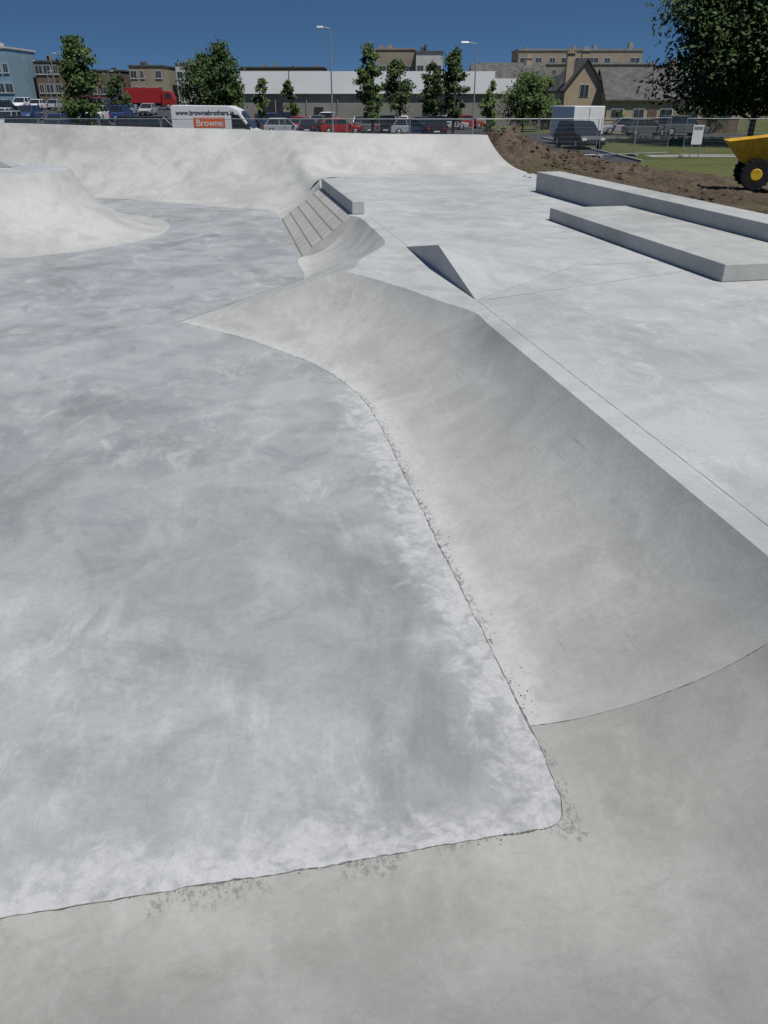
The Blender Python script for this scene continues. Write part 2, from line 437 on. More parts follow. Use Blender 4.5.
mesh_obj('ground',vs,fs,M_grass)
As=[8.55+.13*i for i in range(100)]; Bs=[-6+.15*i for i in range(350)]
vs=[]
for b in Bs:
    for a in As:
        t=min(1,max(0,(a-8.6)/8.5))
        z=.87*(1-t)+.40*t
        p=Vector((a,b,0))
        ed=min(1,max(0,(a-8.75)/.8))
        z+=ed*(.13*noise.noise(p*.9)+.09*noise.noise(p*2.3)+.07*noise.noise(p*6))
        for (ca,cb,sa,sb,h) in ((9.7,31.4,1.5,1.8,.90),(11.6,32.2,1.8,1.9,.66),(13.8,31.6,1.9,1.7,.40),(10.5,29.4,1.1,1.6,.45),(15.8,30.6,1.5,1.4,.25),(11.5,24,1.3,2.2,.15)):
            g=math.exp(-((a-ca)/sa)**2-((b-cb)/sb)**2)
            z+=g*h*(1+.45*noise.noise(p*1.7)+.35*noise.noise(p*4.5))
        if a>9.6: z+=.05*noise.noise(p*11)*(1 if b<27 else 1.6)
        k=max(0,(a-18.5+2.2*noise.noise(p*.35))/2); z-=.3*min(1.5,k)
        k=max(0,(b-38+3*noise.noise(p*.3))/3); z-=.3*min(2,k)
        vs.append((a,b,z))
w=len(As)
fs=[(j*w+i,j*w+i+1,(j+1)*w+i+1,(j+1)*w+i) for j in range(len(Bs)-1) for i in range(w-1)]
mesh_obj('earth_bank',vs,fs,M_dirt,None,True,None,(KX,KY,0),ANG)
mb=MB(); rc=random.Random(21)
w=len(As)
for i in range(1500):
    if i<600: a=rc.gauss(11.5,1.9); b=rc.gauss(31.2,1.5)
    else: a=8.9+abs(rc.gauss(0,3)); b=rc.uniform(8,36)
    ia=int((a-8.55)/.13); ib=int((b+6)/.15)
    if not(2<ia<98 and 0<ib<348) : continue
    if 27<b<30 and a<10: continue
    z=vs[ib*w+ia][2]; s=rc.choice([.03,.04,.05,.07,.12]) ; q=[]
    for (x,y,zz) in ((1,0,0),(-1,0,0),(0,1,0),(0,-1,0),(0,0,1),(0,0,-1)):
        k=s*rc.uniform(.6,1.3); q.append((a+x*k+rc.uniform(-s,s)*.3,b+y*k+rc.uniform(-s,s)*.3,z+zz*k*.8+s*.3))
    mb.add(q,[(0,2,4),(2,1,4),(1,3,4),(3,0,4),(2,0,5),(1,2,5),(3,1,5),(0,3,5)])
mb.obj('earth_clods',[M_dirt],None,False,(KX,KY,0),ANG)
def sheet(name,x0,x1,y0,y1,z,mat):
    return mesh_obj(name,[(x0,y0,z),(x1,y0,z),(x1,y1,z),(x0,y1,z)],[(0,1,2,3)],mat)
sheet('car_park',-140,14,46,104,.304,M_asph)
sheet('access_road',14,120,76,86,.304,M_asph)
sheet('footpath',16,80,50.5,52.5,.305,M_path)
# upper part of the car park rises gently to the left, away from the skatepark
def upz(y): return .31+max(0,min(1,(y-84)/60))*1.9
vs=[];ny=14
for i in range(ny+1):
    y=84+66*i/ny
    for x in (-120,-21.5): vs.append((x,y,upz(y)))
fs=[(2*i,2*i+1,2*i+3,2*i+2) for i in range(ny)]
mesh_obj('upper_car_park',vs,fs,M_asph)
skirt=[(-21.5,84+66*i/ny,upz(84+66*i/ny)) for i in range(ny+1)]+[(-21.5,150,-.1),(-21.5,84,-.1)]
mesh_obj('retaining_edge',skirt,[tuple(range(len(skirt)))],M_path)
mb=MB()
for i in range(-24,5):
    mb.add([(i*2.6,60,.309),(i*2.6+.1,60,.309),(i*2.6+.1,65,.309),(i*2.6,65,.309)],[(0,1,2,3)])
    mb.add([(i*2.6,78,.309),(i*2.6+.1,78,.309),(i*2.6+.1,83,.309),(i*2.6,83,.309)],[(0,1,2,3)])
mb.obj('parking_lines',[M_line])
mb=MB(); mb.box(14.0,14.15,46,76,.2,.42); mb.box(14.15,120,75.8,75.95,.2,.42); mb.obj('kerb',[M_path])

# ------------------------------------------------------------------ vegetation
def leafmat(name,d,l):
    m=NT(name); v=m.tc()
    n=m.noise(v,.9,3,.6); n2=m.noise(v,7,2,.5)
    c=m.mix(m.rng(n,.35,.65),d,l); c=m.mix(m.math('MULTIPLY',m.rng(n2,.4,.7),.5),c,tuple(x*.5 for x in d))
    return m.out(c,.65,.25)
M_leafA=leafmat('leaves_dark',(.026,.05,.014),(.07,.11,.03))
M_leafB=leafmat('leaves_mid',(.04,.075,.02),(.10,.15,.04))
M_leafC=leafmat('leaves_light',(.07,.11,.03),(.14,.19,.055))
M_bark=simple('bark',(.10,.075,.055),.9,.1,0,.3,8)
def tree(x,y,top,rad_,base=None,z0=.3,mat=M_leafA,name='deciduous_tree',clumps=60,leaves=55,ls=.16,seed=0,taper=.5):
    rnd=random.Random(seed*31+int(x*7)); e=empty(name,(x,y,z0)); Ht=top-z0
    if base is None: base=Ht*.28
    mb=MB(); r0=Ht*.018+.03
    mb.tube((0,0,-.1),(0.05,0,Ht*.5),r0,r0*.6); mb.tube((0.05,0,Ht*.5),(0,.05,Ht*.88),r0*.6,r0*.15)
    cl=[]; lean=rnd.uniform(-.08,.08)*(0 if rad_>5 else 1); ph=rnd.random()*9
    for i in range(clumps):
        t=rnd.random()**.9
        z=base+(Ht-base)*t
        ang=rnd.random()*2*math.pi
        s=math.sin(math.pi*min(1,(t*.86+.12)))**.7*(1-taper*t*.55)
        s*=1+.38*noise.noise(Vector((math.cos(ang)*1.2+ph,math.sin(ang)*1.2,t*3.5)))
        rr=rad_*s*math.sqrt(rnd.uniform(.08,1))*rnd.uniform(.75,1.15)
        c=Vector((rr*math.cos(ang)+lean*z,rr*math.sin(ang),z)); cl.append(c)
    for c in cl[::max(1,clumps//14)]:
        zb=max(base*.6,c.z-abs(c.xy.length)*.8-.3)
        mb.tube((0,0,zb),c,r0*.3,r0*.08,5)
    mb.obj('trunk',[M_bark],e)
    vs=[];fs=[]
    for c in cl:
        cr=rad_*rnd.uniform(.14,.32)
        for k in range(leaves):
            p=Vector((rnd.gauss(0,1),rnd.gauss(0,1),rnd.gauss(0,.75)))*cr*.62+c
            if p.z<base*.75: continue
            u=Vector((rnd.gauss(0,1),rnd.gauss(0,1),rnd.gauss(0,1))).normalized(); w_=u.orthogonal().normalized()
            s=ls*rnd.uniform(.6,1.3); n=len(vs)
            vs+=[p-u*s,p+w_*s*.55,p+u*s,p-w_*s*.55]; fs.append((n,n+1,n+2,n+3))
    mesh_obj('foliage',vs,fs,mat,e)
    return e
def PX(u,Y): return (u-384)/873*Y
def PZ(v,Y): return 3.3+(100-v)/990*Y
tree(-26.1,75,7.8,1.9,1.2,mat=M_leafB,seed=1,clumps=90)
tree(-15,85,7.8,2.0,1.5,mat=M_leafA,seed=2,clumps=100)
tree(-18.4,90,7.2,2.9,1.0,mat=M_leafA,seed=3,clumps=120)
tree(-1.05,78,7.4,1.25,1.5,mat=M_leafB,seed=4,clumps=65)
tree(1.6,88,6.5,1.7,2.2,mat=M_leafA,seed=5,clumps=60)
tree(4.6,80,6.2,1.25,1.8,mat=M_leafA,seed=6,clumps=55)
tree(6.4,80,7.1,1.3,1.4,mat=M_leafA,seed=7,clumps=65)
tree(14.8,92,5.6,2.8,.8,mat=M_leafB,seed=8,clumps=100,name='bushy_tree')
tree(10.5,88,5.2,.9,1.2,mat=M_leafC,seed=9,clumps=25)
tree(-13.5,95,5.3,.9,1.6,mat=M_leafC,seed=10,clumps=22)
tree(-9.7,92,5.2,.9,1.6,mat=M_leafB,seed=11,clumps=22)
tree(18.0,98,5.4,1.8,.6,mat=M_leafC,seed=12,clumps=50,name='bushy_tree')
tree(28.2,66,13.6,6.9,2.6,mat=M_leafA,seed=13,clumps=500,leaves=125,ls=.2,name='large_tree',taper=.15)
tree(8.8,72,1.9,.8,.1,mat=M_leafC,seed=15,clumps=20,name='shrub',ls=.1)
tree(25.0,93,2.2,.9,.1,mat=M_leafB,seed=16,clumps=20,name='shrub',ls=.12)
tree(31.0,90,2.6,1.3,.1,mat=M_leafA,seed=17,clumps=30,name='shrub',ls=.12)
tree(33.5,88,3.6,1.5,.3,mat=M_leafA,seed=18,clumps=40,name='bushy_tree',ls=.14)
tree(-33,110,6.0,1.6,1.0,z0=upz(110),mat=M_leafA,seed=22,clumps=40)
vs=[];fs=[];rnd=random.Random(5)
for i in range(420):
    x=rnd.uniform(-260,300); y=rnd.uniform(250,300); hh=5+7*abs(noise.noise(Vector((x*.03,0,3))))+rnd.uniform(-1,2)
    for k in range(30):
        p=Vector((x+rnd.gauss(0,2.6),y+rnd.gauss(0,2),.3+hh*rnd.random()))
        u=Vector((rnd.gauss(0,1),rnd.gauss(0,1),rnd.gauss(0,1))).normalized(); w_=u.orthogonal(); s=.9
        n=len(vs); vs+=[p-u*s,p+w_*s,p+u*s,p-w_*s]; fs.append((n,n+1,n+2,n+3))
mesh_obj('distant_trees',vs,fs,M_leafA)

# ------------------------------------------------------------------ buildings
M_glass=simple('window_glass',(.05,.06,.07),.15,.6,0,.3,1)
M_frame=simple('white_frame',(.48,.48,.46),.5,.4)
M_render=simple('cream_render',(.42,.335,.24),.9,.1,0,.1,.8)
M_white=simple('white_render',(.50,.49,.47),.85,.2,0,.06,.5)
M_grey=simple('grey_cladding',(.25,.235,.22),.8,.2,0,.12,.3)
M_brown=simple('brown_brick',(.16,.12,.095),.9,.1,0,.2,1)
M_slate=simple('slate_roof',(.10,.095,.092),.8,.2,0,.25,1.5)
M_beige=simple('beige_panel',(.29,.245,.19),.85,.2,0,.1,.5)
M_blue=simple('pale_blue_cladding',(.22,.33,.40),.4,.5,0,.1,.5)
M_roofw=simple('roof_fascia',(.80,.80,.80),.6,.3,0,.05,.2)
M_dark=simple('dark_opening',(.035,.035,.04),.7,.2)
def flat_building(name,x0,x1,y,dep,z1,wall,rows,cols,ww=1.2,wh=1.3,zf=1.2,fh=3.0,parapet=None,door=True,z0=.3,plant=True):
    e=empty(name,(x0,y,z0)); L=x1-x0; Hh=z1-z0; rn=random.Random(int(x0*13+y))
    mb=MB(); mb.box(0,L,0,dep,-.3,Hh); mb.obj('walls',[wall],e)
    mb=MB(); mb.box(-.15,L+.15,-.15,dep+.15,Hh+.002,Hh+.3); mb.obj('roof',[parapet or M_slate],e)
    g=MB();f=MB()
    for r in range(rows):
        for c in range(cols):
            if rn.random()<.12: continue
            cx=L*(c+.5)/cols; zz=zf+r*fh
            if zz+wh>Hh-.2: continue
            w2=ww*(1 if rn.random()<.7 else .6)
            f.box(cx-w2/2-.08,cx+w2/2+.08,-.05,.05,zz-.08,zz+wh+.08)
            g.box(cx-w2/2,cx-.03,-.07,.0,zz,zz+wh); g.box(cx+.03,cx+w2/2,-.07,0,zz,zz+wh)
            f.box(cx-w2/2-.15,cx+w2/2+.15,-.16,-.055,zz-.18,zz-.085)
    if g.v: f.obj('window_frames',[M_frame],e); g.obj('windows',[M_glass],e)
    if door:
        d=MB(); d.box(L*.5-.6,L*.5+.6,-.06,.05,-.2,2.1); d.obj('door',[M_dark],e)
    if plant:
        q=MB()
        for k in range(max(2,int(L/5))):
            cx=rn.uniform(.8,L-.8); hh=rn.uniform(.5,1.3); ww_=rn.uniform(.3,.9)
            q.box(cx-ww_/2,cx+ww_/2,dep*.4,dep*.4+1,Hh+.301,Hh+.3+hh)
        q.obj('roof_plant',[parapet or M_grey],e)
    return e
sh=empty('retail_shed',(-19,112,.3))
mb=MB(); mb.box(0,37,0,30,-.3,3.7); mb.obj('walls',[M_grey],sh)
mb=MB(); mb.box(-.3,33,-.35,30.3,3.702,6.2); mb.box(33.002,38,-.2,30.3,3.702,5.4); mb.obj('fascia',[M_roofw],sh)
mb=MB()
for i in range(9): mb.box(1+i*4.0,1.12+i*4.0,-.12,-.002,0,3.7)
mb.obj('pilasters',[M_path],sh)
mb=MB(); mb.box(24,27,-.08,-.003,0,2.6); mb.box(10,11.2,-.08,-.003,0,2.2); mb.box(3,6,-.08,-.003,.0,2.8); mb.obj('doors',[M_dark],sh)
an=empty('service_building',(18.2,112,.3))
mb=MB(); mb.box(0,9,0,14,-.3,4.2); mb.obj('walls',[M_brown],an)
mb=MB(); mb.prism_y([(-.3,4.202),(9.3,4.202),(9.3,4.4),(4.5,6.0),(-.3,4.4)],-.3,14.3); mb.obj('roof',[M_slate],an)
mb=MB(); mb.box(1,2.4,-.06,.05,1,2.2); mb.box(5,6.4,-.06,.05,1,2.2); mb.obj('windows',[M_glass],an)
mb=MB(); mb.box(3.2,4.2,-.06,.05,-.2,2.1); mb.obj('door',[M_frame],an)
flat_building('apartment_block',-1.5,6.0,172,12,11.8,M_beige,3,3,parapet=M_beige,zf=1.5)
flat_building('apartment_block',6.1,11.2,170,12,11.2,M_white,3,3,parapet=M_slate,zf=1.5)
flat_building('long_apartment_building',18.5,52,170,14,9.3,M_beige,3,13,parapet=M_path,zf=1.0,fh=2.9,plant=False)
flat_building('penthouse_storey',26,50,173,9,11.7,M_beige,4,9,parapet=M_path,zf=.2,fh=2.9,door=False,ww=1.8)
flat_building('office_block',-70,-64.0,152,12,11.0,M_blue,3,4,ww=1.2,parapet=M_white)
flat_building('brick_terrace',-63,-58.5,160,12,9.3,M_brown,3,3)
flat_building('rendered_terrace',-75.5,-66,190,12,8.4,M_brown,3,5,parapet=M_brown)
flat_building('apartment_block',-64,-57,192,12,8.8,M_brown,3,4,parapet=M_slate)
flat_building('apartment_block',-54.6,-47.5,190,12,9.6,M_beige,3,4,parapet=M_slate)
flat_building('rendered_terrace',-46,-41,196,12,10.2,M_white,3,3)
flat_building('brick_terrace',-33,-14,205,12,9.8,M_brown,3,8)
flat_building('rendered_terrace',-12,-3,215,12,9.0,M_grey,3,4)
flat_building('apartment_block',54,75,165,12,9.0,M_beige,3,6)

def gable_house(name,x,y,L,dep,eave,ridge,wall,rz=0,wins=(),door=None,chim=(),z0=.3,axis='x'):
    e=empty(name,(x,y,z0),rz); mb=MB(); mb.box(0,L,0,dep,-.3,eave)
    if axis=='x':
        mb.add([(0,0,eave),(0,dep,eave),(0,dep/2,ridge-.1),(L,0,eave),(L,dep,eave),(L,dep/2,ridge-.1)],[(0,1,2),(3,5,4)])
        mb.obj('walls',[wall],e)
        r=MB(); o=.3; k=(ridge-eave)/(dep/2)
        for s in (0,1):
            y0=-o if s==0 else dep+o; zz=eave-o*k
            r.add([(-o,y0,zz),(L+o,y0,zz),(L+o,dep/2,ridge),(-o,dep/2,ridge),(-o,y0,zz+.15),(L+o,y0,zz+.15),(L+o,dep/2,ridge+.15),(-o,dep/2,ridge+.15)],
                  [(0,1,2,3),(4,5,6,7),(0,1,5,4),(1,2,6,5),(3,0,4,7)])
    else:
        mb.add([(0,0,eave),(L,0,eave),(L/2,0,ridge-.1),(0,dep,eave),(L,dep,eave),(L/2,dep,ridge-.1)],[(0,1,2),(3,5,4)])
        mb.obj('walls',[wall],e)
        r=MB(); o=.3; k=(ridge-eave)/(L/2)
        for s in (0,1):
            x0=-o if s==0 else L+o; zz=eave-o*k
            r.add([(x0,-o,zz),(x0,dep+o,zz),(L/2,dep+o,ridge),(L/2,-o,ridge),(x0,-o,zz+.15),(x0,dep+o,zz+.15),(L/2,dep+o,ridge+.15),(L/2,-o,ridge+.15)],
                  [(0,1,2,3),(4,5,6,7),(0,1,5,4),(1,2,6,5),(3,0,4,7)])
    r.obj('roof',[M_slate],e)
    f=MB();g=MB()
    for (cx,cz,w_,h_) in wins:
        f.box(cx-w_/2-.09,cx+w_/2+.09,-.05,.05,cz-.09,cz+h_+.09); g.box(cx-w_/2,cx-.03,-.08,0,cz,cz+h_); g.box(cx+.03,cx+w_/2,-.08,0,cz,cz+h_)
    if wins: f.obj('window_frames',[M_frame],e); g.obj('windows',[M_glass],e)
    if door is not None:
        d=MB(); d.box(door-.5,door+.5,-.06,.05,-.2,2.1); d.obj('door',[M_brown],e)
    c=MB()
    for (cx,cy,zb,zt) in chim:
        c.box(cx-.4,cx+.4,cy-.35,cy+.35,zb,zt); c.box(cx-.5,cx+.5,cy-.45,cy+.45,zt+.001,zt+.15)
        c.tube((cx-.15,cy,zt+.15),(cx-.15,cy,zt+.5),.1,.09); c.tube((cx+.18,cy,zt+.15),(cx+.18,cy,zt+.5),.1,.09)
    if chim: c.obj('chimneys',[wall],e)
    return e
gable_house('rendered_house',24.6,96,8.2,8,3.1,6.0,M_render,wins=((1.2,.9,1.3,1.2),(3.6,.9,1.1,1.2),(6.6,.9,1.3,1.2)),door=5.1,chim=((8.0,4,4.5,6.6),))
gable_house('rendered_house',20.4,99,4.4,9,4.2,7.0,M_render,axis='y',wins=((1.4,.9,1.1,1.2),(2.2,3.4,.9,1.1)),chim=((.6,1.5,4.5,7.6),(3.0,5,5.5,8.0)))
gable_house('rendered_house',33.4,98,7,8,3.4,6.0,M_render,wins=((1.5,.9,1.3,1.2),(5.2,.9,1.3,1.2)),door=3.3,chim=((6,4,4.5,6.8),))
gable_house('rendered_house',12.5,122,10,8,4.8,7.4,M_render,wins=((2,3,1.2,1.2),(6,3,1.2,1.2)),chim=((8,4,5.5,8.2),))
mb=MB()
mb.box(0,9,0,.22,-.1,1.3); mb.box(-.02,9.02,-.03,.25,1.301,1.38); mb.obj('brick_garden_wall',[M_brown],None,loc=(27,87.5,.3))
mb=MB(); mb.box(0,8,0,.22,-.1,1.2); mb.box(-.02,8.02,-.03,.25,1.201,1.28); mb.obj('rendered_garden_wall',[M_render],None,loc=(17,88,.3))

# ------------------------------------------------------------------ vehicles
M_tyre=simple('tyre',(.02,.02,.02),.8,.2); M_hub=simple('alloy',(.45,.45,.46),.35,.5,.6)
M_cglass=simple('car_glass',(.02,.025,.03),.08,.7); M_lampr=simple('tail_lamp',(.35,.02,.02),.3,.5); M_lampw=simple('head_lamp',(.7,.7,.7),.2,.5)
def paint(name,c): return simple(name,c,.28,.5,0,.04,1)
P={k:paint('paint_'+k,c) for k,c in dict(red=(.33,.02,.02),black=(.02,.02,.025),silver=(.36,.37,.39),white=(.72,.72,.72),blue=(.03,.06,.17),grey=(.11,.115,.12)).items()}
def wheels(e,xs_,hw,r,w_=.22):
    for k,x in enumerate(xs_):
        for s in (-1,1):
            mb=MB(); y=s*hw
            mb.tube((x,y-w_/2,r),(x,y+w_/2,r),r,r,20,0); mb.tube((x,y+s*(w_/2),r),(x,y+s*(w_/2+.012),r),r*.62,r*.55,14,1)
            mb.obj('wheel',[M_tyre,M_hub],e)
def car(x,y,rz,col,kind='hatch',z0=.304,name='parked_car'):
    e=empty(name,(x,y,z0),rz)
    if kind=='suv': L,Hb,Hr,hw,r=4.6,1.02,1.72,.92,.37
    else: L,Hb,Hr,hw,r=4.2,.86,1.46,.86,.31
    h=L/2
    out=[(-h,.35),(-h+.05,.25),(h-.1,.25),(h,.4),(h-.02,.62),(h-.25,Hb-.14),(h-1.15,Hb),(-h+.35,Hb+.03),(-h+.05,Hb-.08)]
    mb=MB(); mb.prism_y(out,-hw,hw); mb.obj('body',[P[col]],e,bevel=.07)
    b0,b1=-h+.22,h-1.05; t0,t1=-h+.62 if kind=='hatch' else -h+.4,h-1.85
    mb=MB(); mb.frustum((b0,b1,-hw+.04,hw-.04),(t0,t1,-hw+.2,hw-.2),Hb-.02,Hr-.05,0); mb.obj('glasshouse',[M_cglass],e,bevel=.03)
    mb=MB(); mb.frustum((t0-.04,t1+.05,-hw+.17,hw-.17),(t0+.15,t1-.15,-hw+.3,hw-.3),Hr-.06,Hr,0); mb.obj('roof',[P[col]],e,bevel=.02)
    mb=MB()
    for s in (-1,1):
        for (xb,xt) in ((b0+.02,t0+.05),((b0+b1)/2-.1,(t0+t1)/2),(b1-.05,t1)):
            mb.tube((xb,s*(hw-.035),Hb-.02),(xt,s*(hw-.2),Hr-.04),.035,.03,6)
        mb.box((b1-.35),(b1-.15),s*hw+(0 if s>0 else -.16),s*hw+(.16 if s>0 else 0),Hb-.02,Hb+.12)
    mb.obj('pillars_mirrors',[P[col]],e)
    mb=MB()
    for s in (-1,1):
        mb.box(h-.12,h+.004,s*(hw-.25)-.16,s*(hw-.25)+.16,.58,.72,0); mb.box(-h-.006,-h+.08,s*(hw-.2)-.12,s*(hw-.2)+.12,.6,.82,1)
    mb.box(h-.08,h+.01,-.5,.5,.36,.52,2); mb.box(-h-.012,-h+.04,-.26,.26,.42,.53,0)
    mb.obj('lamps',[M_lampw,M_lampr,M_dark],e)
    wheels(e,(-h+.78,h-.82),hw-.09,r)
    return e
rnd=random.Random(3)
for i,(u,Y,c,k,rz) in enumerate([(283,84,'silver','hatch',.2),(300,92,'red','hatch',1.4),(341,84,'red','hatch',.1),(318,100,'grey','hatch',1.5),(392,84,'black','suv',1.3),(412,82,'silver','hatch',.1),
                              (428,90,'black','hatch',.2),(362,96,'grey','hatch',1.5),(380,98,'blue','hatch',1.5),(272,98,'blue','suv',.3),(450,98,'silver','hatch',.1),(468,102,'red','hatch',.1),
                              (310,84,'black','hatch',1.45),(438,80,'black','suv',1.5),(402,96,'white','hatch',1.5),(328,106,'white','suv',1.5),(290,106,'black','suv',1.5),(372,84,'grey','suv',1.5)]):
    car(PX(u,Y),Y,rz,c,k)
slots=[]
for Y in (92,106,120,136):
    x=PX(4,Y)
    while x<min(-23.5,PX(172,Y)):
        slots.append((x,Y)); x+=rnd.choice([2.7,2.8,3.0,5.6])
for (x,Y) in slots:
    if abs(x+36)<6 and Y==136: continue
    if rnd.random()<.72: car(x,Y,rnd.choice([1.57,-1.57,1.5]),rnd.choice(['silver','grey','red','black','white','blue','silver','black']),rnd.choice(['hatch','hatch','suv']),z0=upz(Y)+.005)
for u in (20,55,95,130,158): 
    Y=76+rnd.uniform(-2,4); car(PX(u,Y),Y,rnd.choice([0,1.5]),rnd.choice(['silver','black','grey']),rnd.choice(['hatch','suv']))
car(PX(583,60),60,-1.35,'black','suv',.31)
car(PX(652,80),80.5,.1,'grey','hatch',.31); car(PX(690,80),81,.2,'grey','suv',.31); car(PX(625,84),84,3.1,'silver','hatch',.31)
e=empty('box_trailer',(PX(579,66),66,.31),.25)
mb=MB(); mb.box(-1.25,1.25,-1.9,1.9,.55,2.6); mb.obj('box',[P['white']],e,bevel=.05)
mb=MB(); mb.box(-.04,.04,-3,-1.9,.45,.55); mb.box(-1.2,1.2,-1.92,-1.901,.62,.7); mb.box(-.02,.02,-1.92,-1.901,.7,2.5); mb.box(-1.1,1.1,-1.7,1.7,.42,.549); mb.obj('frame',[M_grey],e)
for s in (-1,1):
    mb=MB(); mb.tube((s*1.15-.1,.2,.34),(s*1.15+.1,.2,.34),.34,.34,16); mb.obj('wheel',[M_tyre],e)
M_orange=simple('sign_orange',(.75,.12,.02),.4,.4,0,.05); M_txt=simple('lettering',(.03,.03,.04),.5,.3)
Y=54; e=empty('delivery_van',(PX(221,Y),Y,.304),-.03)
h=2.95
out=[(-h,.35),(-h+.03,.3),(h-.1,.3),(h,.45),(h-.02,.95),(h-.35,1.22),(h-1.0,1.42),(h-1.75,2.45),(h-2.3,2.68),(-h+.1,2.72),(-h,2.6)]
mb=MB(); mb.prism_y(out,-.98,.98); mb.obj('body',[P['white']],e,bevel=.09)
mb=MB(); mb.add([(h-.97,-.80,1.48),(h-.97,.80,1.48),(h-1.61,.74,2.40),(h-1.61,-.74,2.40)],[(0,1,2,3)])
for s in (-1,1):
    mb.add([(h-1.15,s*.984,1.44),(h-1.75,s*.984,2.2),(h-2.2,s*.984,2.25),(h-2.2,s*.984,1.44)],[(0,1,2,3)])
mb.obj('windows',[M_cglass],e)
mb=MB()
for s in (-1,1):
    mb.box(h-1.25,h-1.05,s*1.1-.09,s*1.1+.09,1.4,1.75,0); mb.box(h-.5,h-.05,s*.86-.1,s*.86+.1,.85,1.1,1)
mb.box(h-.1,h+.03,-.9,.9,.4,.62,0); mb.box(-2.5,1.2,-.99,-.981,.55,.68,0)
mb.obj('mirrors_trim',[M_dark,M_lampw],e); wheels(e,(-h+1.1,h-.95),.88,.36)
mb=MB(); mb.box(-1.6,.35,-.992,-.981,1.5,2.05); mb.obj('sign_panel',[M_orange],e)
def text(s,loc,size,mat,parent):
    c=bpy.data.curves.new('lettering','FONT'); c.body=s; c.size=size; c.align_x='CENTER'; c.offset=.008; c.materials.append(mat)
    o=bpy.data.objects.new('lettering',c); o.location=loc; o.rotation_euler=(math.pi/2,0,0); link(o,parent)
text('www.brownebrothers.ie',(-.85,-.995,2.2),.36,M_txt,e); text('Browne',(-.62,-.998,1.58),.52,P['white'],e)
Y=136; e=empty('red_lorry',(PX(152,Y),Y,upz(Y)+.005),.05)
mb=MB(); mb.box(-3.6,1.6,-1.2,1.2,.9,3.0); mb.obj('cargo_box',[P['red']],e,bevel=.05)
mb=MB(); mb.prism_y([(1.75,.5),(3.6,.5),(3.65,1.4),(3.3,2.5),(1.75,2.6)],-1.15,1.15); mb.obj('cab',[P['red']],e,bevel=.08)
mb=MB(); mb.box(2.3,3.2,-1.165,-1.151,1.5,2.2); mb.box(-3.5,3.4,-.5,.5,.5,.89); mb.obj('trim',[M_cglass],e); wheels(e,(-2.4,-1.3,2.7),1.0,.48,.3)

M_yel=simple('plant_yellow',(.62,.36,.02),.5,.4,0,.2,4)
e=empty('site_dumper',(14.0,29.6,.55),math.pi-.25)
mb=MB(); mb.prism_y([(-1.75,.45),(.9,.45),(.9,.85),(.2,1.0),(-.5,1.25),(-1.75,1.25)],-.5,.5); mb.obj('chassis',[M_yel],e,bevel=.04)
mb=MB()
bot=[(.35,-.55,.8),(1.35,-.55,.8),(1.35,.55,.8),(.35,.55,.8)]; top=[(-.1,-.85,1.75),(2.0,-.85,1.5),(2.0,.85,1.5),(-.1,.85,1.75)]
bi=[(x*1.0,y*.93,z+.05) for x,y,z in bot]; ti=[(x*.97+.02,y*.94,z) for x,y,z in top]
mb.add(bot+top,[(3,2,1,0),(0,1,5,4),(1,2,6,5),(2,3,7,6),(3,0,4,7)]); mb.add(bi+ti,[(0,1,2,3),(4,5,1,0),(5,6,2,1),(6,7,3,2),(7,4,0,3)])
mb.add(top+ti,[(0,1,5,4),(1,2,6,5),(2,3,7,6),(3,0,4,7)])
o=mesh_obj('hopper',mb.v,mb.f,[M_yel],e)
mb=MB()
for s in (-1,1): mb.tube((-.55,s*.45,1.2),(-.55,s*.45,2.55),.04,.04)
mb.tube((-.55,-.45,2.55),(-.55,.45,2.55),.04,.04); mb.box(-.9,-.4,-.25,.25,1.251,1.4); mb.box(-.95,-.85,-.25,.25,1.4,1.8); mb.tube((-.1,0,1.0),(-.3,0,1.6),.03,.03)
mb.obj('roll_bar_seat',[M_dark],e)
for x in (-1.2,.95):
    for s in (-1,1):
        mb=MB(); r=.47; y=s*.78
        mb.tube((x,y-.17,r),(x,y+.17,r),r,r,28,0); mb.tube((x,y+s*.17,r),(x,y+s*.185,r),r*.42,r*.36,16,1)
        for k in range(18):
            a=k*2*math.pi/18; cx,cz=x+math.cos(a)*(r+.01),r+math.sin(a)*(r+.01)
            mb.tube((cx,y-.16,cz),(cx,y+.16,cz),.035,.035,5,0)
        mb.obj('wheel',[M_tyre,M_yel],e)

# ------------------------------------------------------------------ street furniture
M_galv=simple('galvanised_steel',(.38,.39,.40),.45,.5,.5,.1,5)
def lamp(x,y,top,arm,z0=.3,m=M_galv,name='street_lamp'):
    e=empty(name,(x,y,z0)); Hh=top-z0; mb=MB()
    mb.tube((0,0,-.1),(0,0,1.2),.11,.10,12); mb.tube((0,0,1.2),(0,0,Hh),.075,.045,12); mb.tube((0,0,Hh-.03),(arm*.75,0,Hh+.08),.035,.03,8)
    mb.obj('pole',[m],e)
    mb=MB(); x0,x1=sorted((arm*.7,arm*1.5)); mb.frustum((x0,x1,-.16,.16),(x0+.05,x1-.1,-.09,.09),Hh+.02,Hh+.16); mb.obj('lantern',[m],e,bevel=.02)
    return e
lamp(PX(332,70),70,PZ(31,70),-.7); lamp(PX(474,85),85,PZ(45,85),-1.0); lamp(PX(290,100),100,PZ(68,100),.5,m=M_dark)
for u,v,Y_ in ((52,72,140),(37,62,150),(58,55,130),(112,72,150),(560,90,100)): lamp(PX(u,Y_),Y_,PZ(v,Y_),.6)
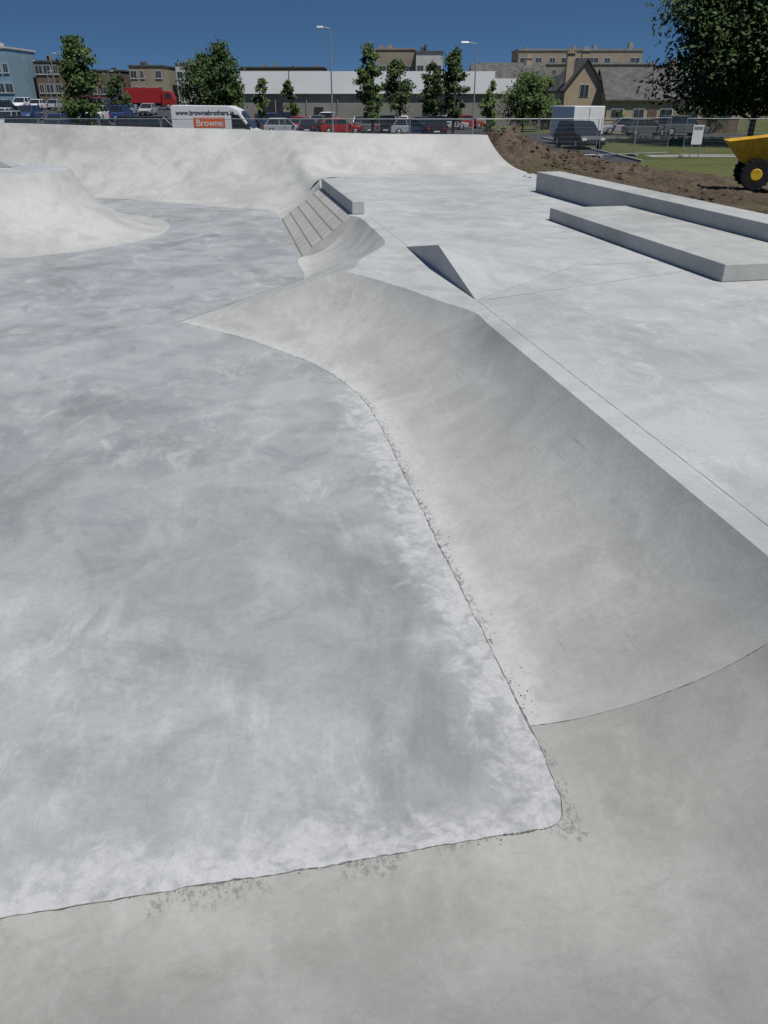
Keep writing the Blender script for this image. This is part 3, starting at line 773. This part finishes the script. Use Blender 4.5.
def fence(x0,y0,x1,y1,name='temporary_mesh_fence',z=.3):
    L=math.hypot(x1-x0,y1-y0); n=max(1,round(L/3.5)); e=empty(name,(x0,y0,z),math.atan2(y1-y0,x1-x0)); pl=L/n
    fr=MB(); wi=MB(); ft=MB()
    for i in range(n):
        a=i*pl+.04; b=(i+1)*pl-.04
        for x in (a,b): fr.tube((x,0,.08),(x,0,2.05),.021,.021,6)
        fr.tube((a,0,2.05),(b,0,2.05),.021,.021,6); fr.tube((a,0,.15),(b,0,.15),.021,.021,6)
        k=int((b-a)/.1)
        for j in range(1,k): wi.box(a+(b-a)*j/k-.003,a+(b-a)*j/k+.003,-.003,.003,.15,2.05)
        for j in range(1,8): wi.box(a,b,-.0031,.0031,.15+j*.24,.156+j*.24)
        ft.box(a-.15,a+.07,-.35,.35,0.005,.13)
    fr.obj('frames',[M_galv],e); wi.obj('mesh_wires',[M_galv],e); ft.obj('feet',[M_path],e,bevel=.02)
fence(-34,50,5,48.5); fence(5.2,48.5,12.5,50); fence(12.6,50,17.5,52.5); fence(17.7,50.5,24,48.2)
e=empty('site_notice_board',(17.9,48.9,.3))
mb=MB(); mb.box(-.3,.3,-.012,.012,.75,1.75); mb.obj('board',[P['white']],e)
mb=MB(); mb.box(-.25,.25,-.016,-.0125,1.5,1.67); mb.obj('heading',[M_grey],e)
mb=MB(); mb.tube((-.25,.05,-.05),(-.25,.05,1.8),.03,.03); mb.tube((.25,.05,-.05),(.25,.05,1.8),.03,.03); mb.obj('posts',[M_galv],e)

# ------------------------------------------------------------------ light
sun_dir=Vector((.29,-.31,.90)).normalized()
el=math.asin(sun_dir.z); az=math.atan2(sun_dir.x,sun_dir.y)
L=bpy.data.lights.new('sun','SUN'); L.energy=4.15; L.angle=rad(.53); L.color=(1,.97,.91)
lo=bpy.data.objects.new('sun',L); lo.rotation_euler=(-sun_dir).to_track_quat('-Z','Y').to_euler(); lo.location=(10,-10,30); link(lo)
wd=bpy.data.worlds.new('World'); S.world=wd; wd.use_nodes=True; nt=wd.node_tree
bg=nt.nodes['Background']; sky=nt.nodes.new('ShaderNodeTexSky'); sky.sky_type='NISHITA'; sky.sun_disc=False
sky.sun_elevation=el; sky.sun_rotation=az; sky.air_density=1.0; sky.dust_density=.1; sky.ozone_density=2.5; sky.altitude=0
tcn=nt.nodes.new('ShaderNodeTexCoord'); ml=nt.nodes.new('ShaderNodeVectorMath'); ml.operation='MULTIPLY'; ml.inputs[1].default_value=(1,1,3.0)
ad=nt.nodes.new('ShaderNodeVectorMath'); ad.operation='ADD'; ad.inputs[1].default_value=(0,0,.22)
nm=nt.nodes.new('ShaderNodeVectorMath'); nm.operation='NORMALIZE'
nt.links.new(tcn.outputs['Generated'],ml.inputs[0]); nt.links.new(ml.outputs[0],ad.inputs[0]); nt.links.new(ad.outputs[0],nm.inputs[0]); nt.links.new(nm.outputs[0],sky.inputs['Vector'])
mx=nt.nodes.new('ShaderNodeMix'); mx.data_type='RGBA'; mx.blend_type='MULTIPLY'; mx.inputs[0].default_value=1; mx.inputs[7].default_value=(.54,.76,.88,1)
nt.links.new(sky.outputs[0],mx.inputs[6]); nt.links.new(mx.outputs[2],bg.inputs[0]); bg.inputs[1].default_value=.076

# ------------------------------------------------------------------ camera
cam=bpy.data.cameras.new('camera'); co=bpy.data.objects.new('camera',cam); link(co)
co.location=(0,0,3.3); co.rotation_euler=(rad(90-28.15),0,0)
cam.sensor_fit='VERTICAL'; cam.sensor_height=36; cam.lens=36*770/1024; cam.clip_end=6000; cam.clip_start=.05
S.camera=co
S.view_settings.view_transform='Standard'; S.view_settings.look='None'; S.view_settings.exposure=0; S.view_settings.gamma=1
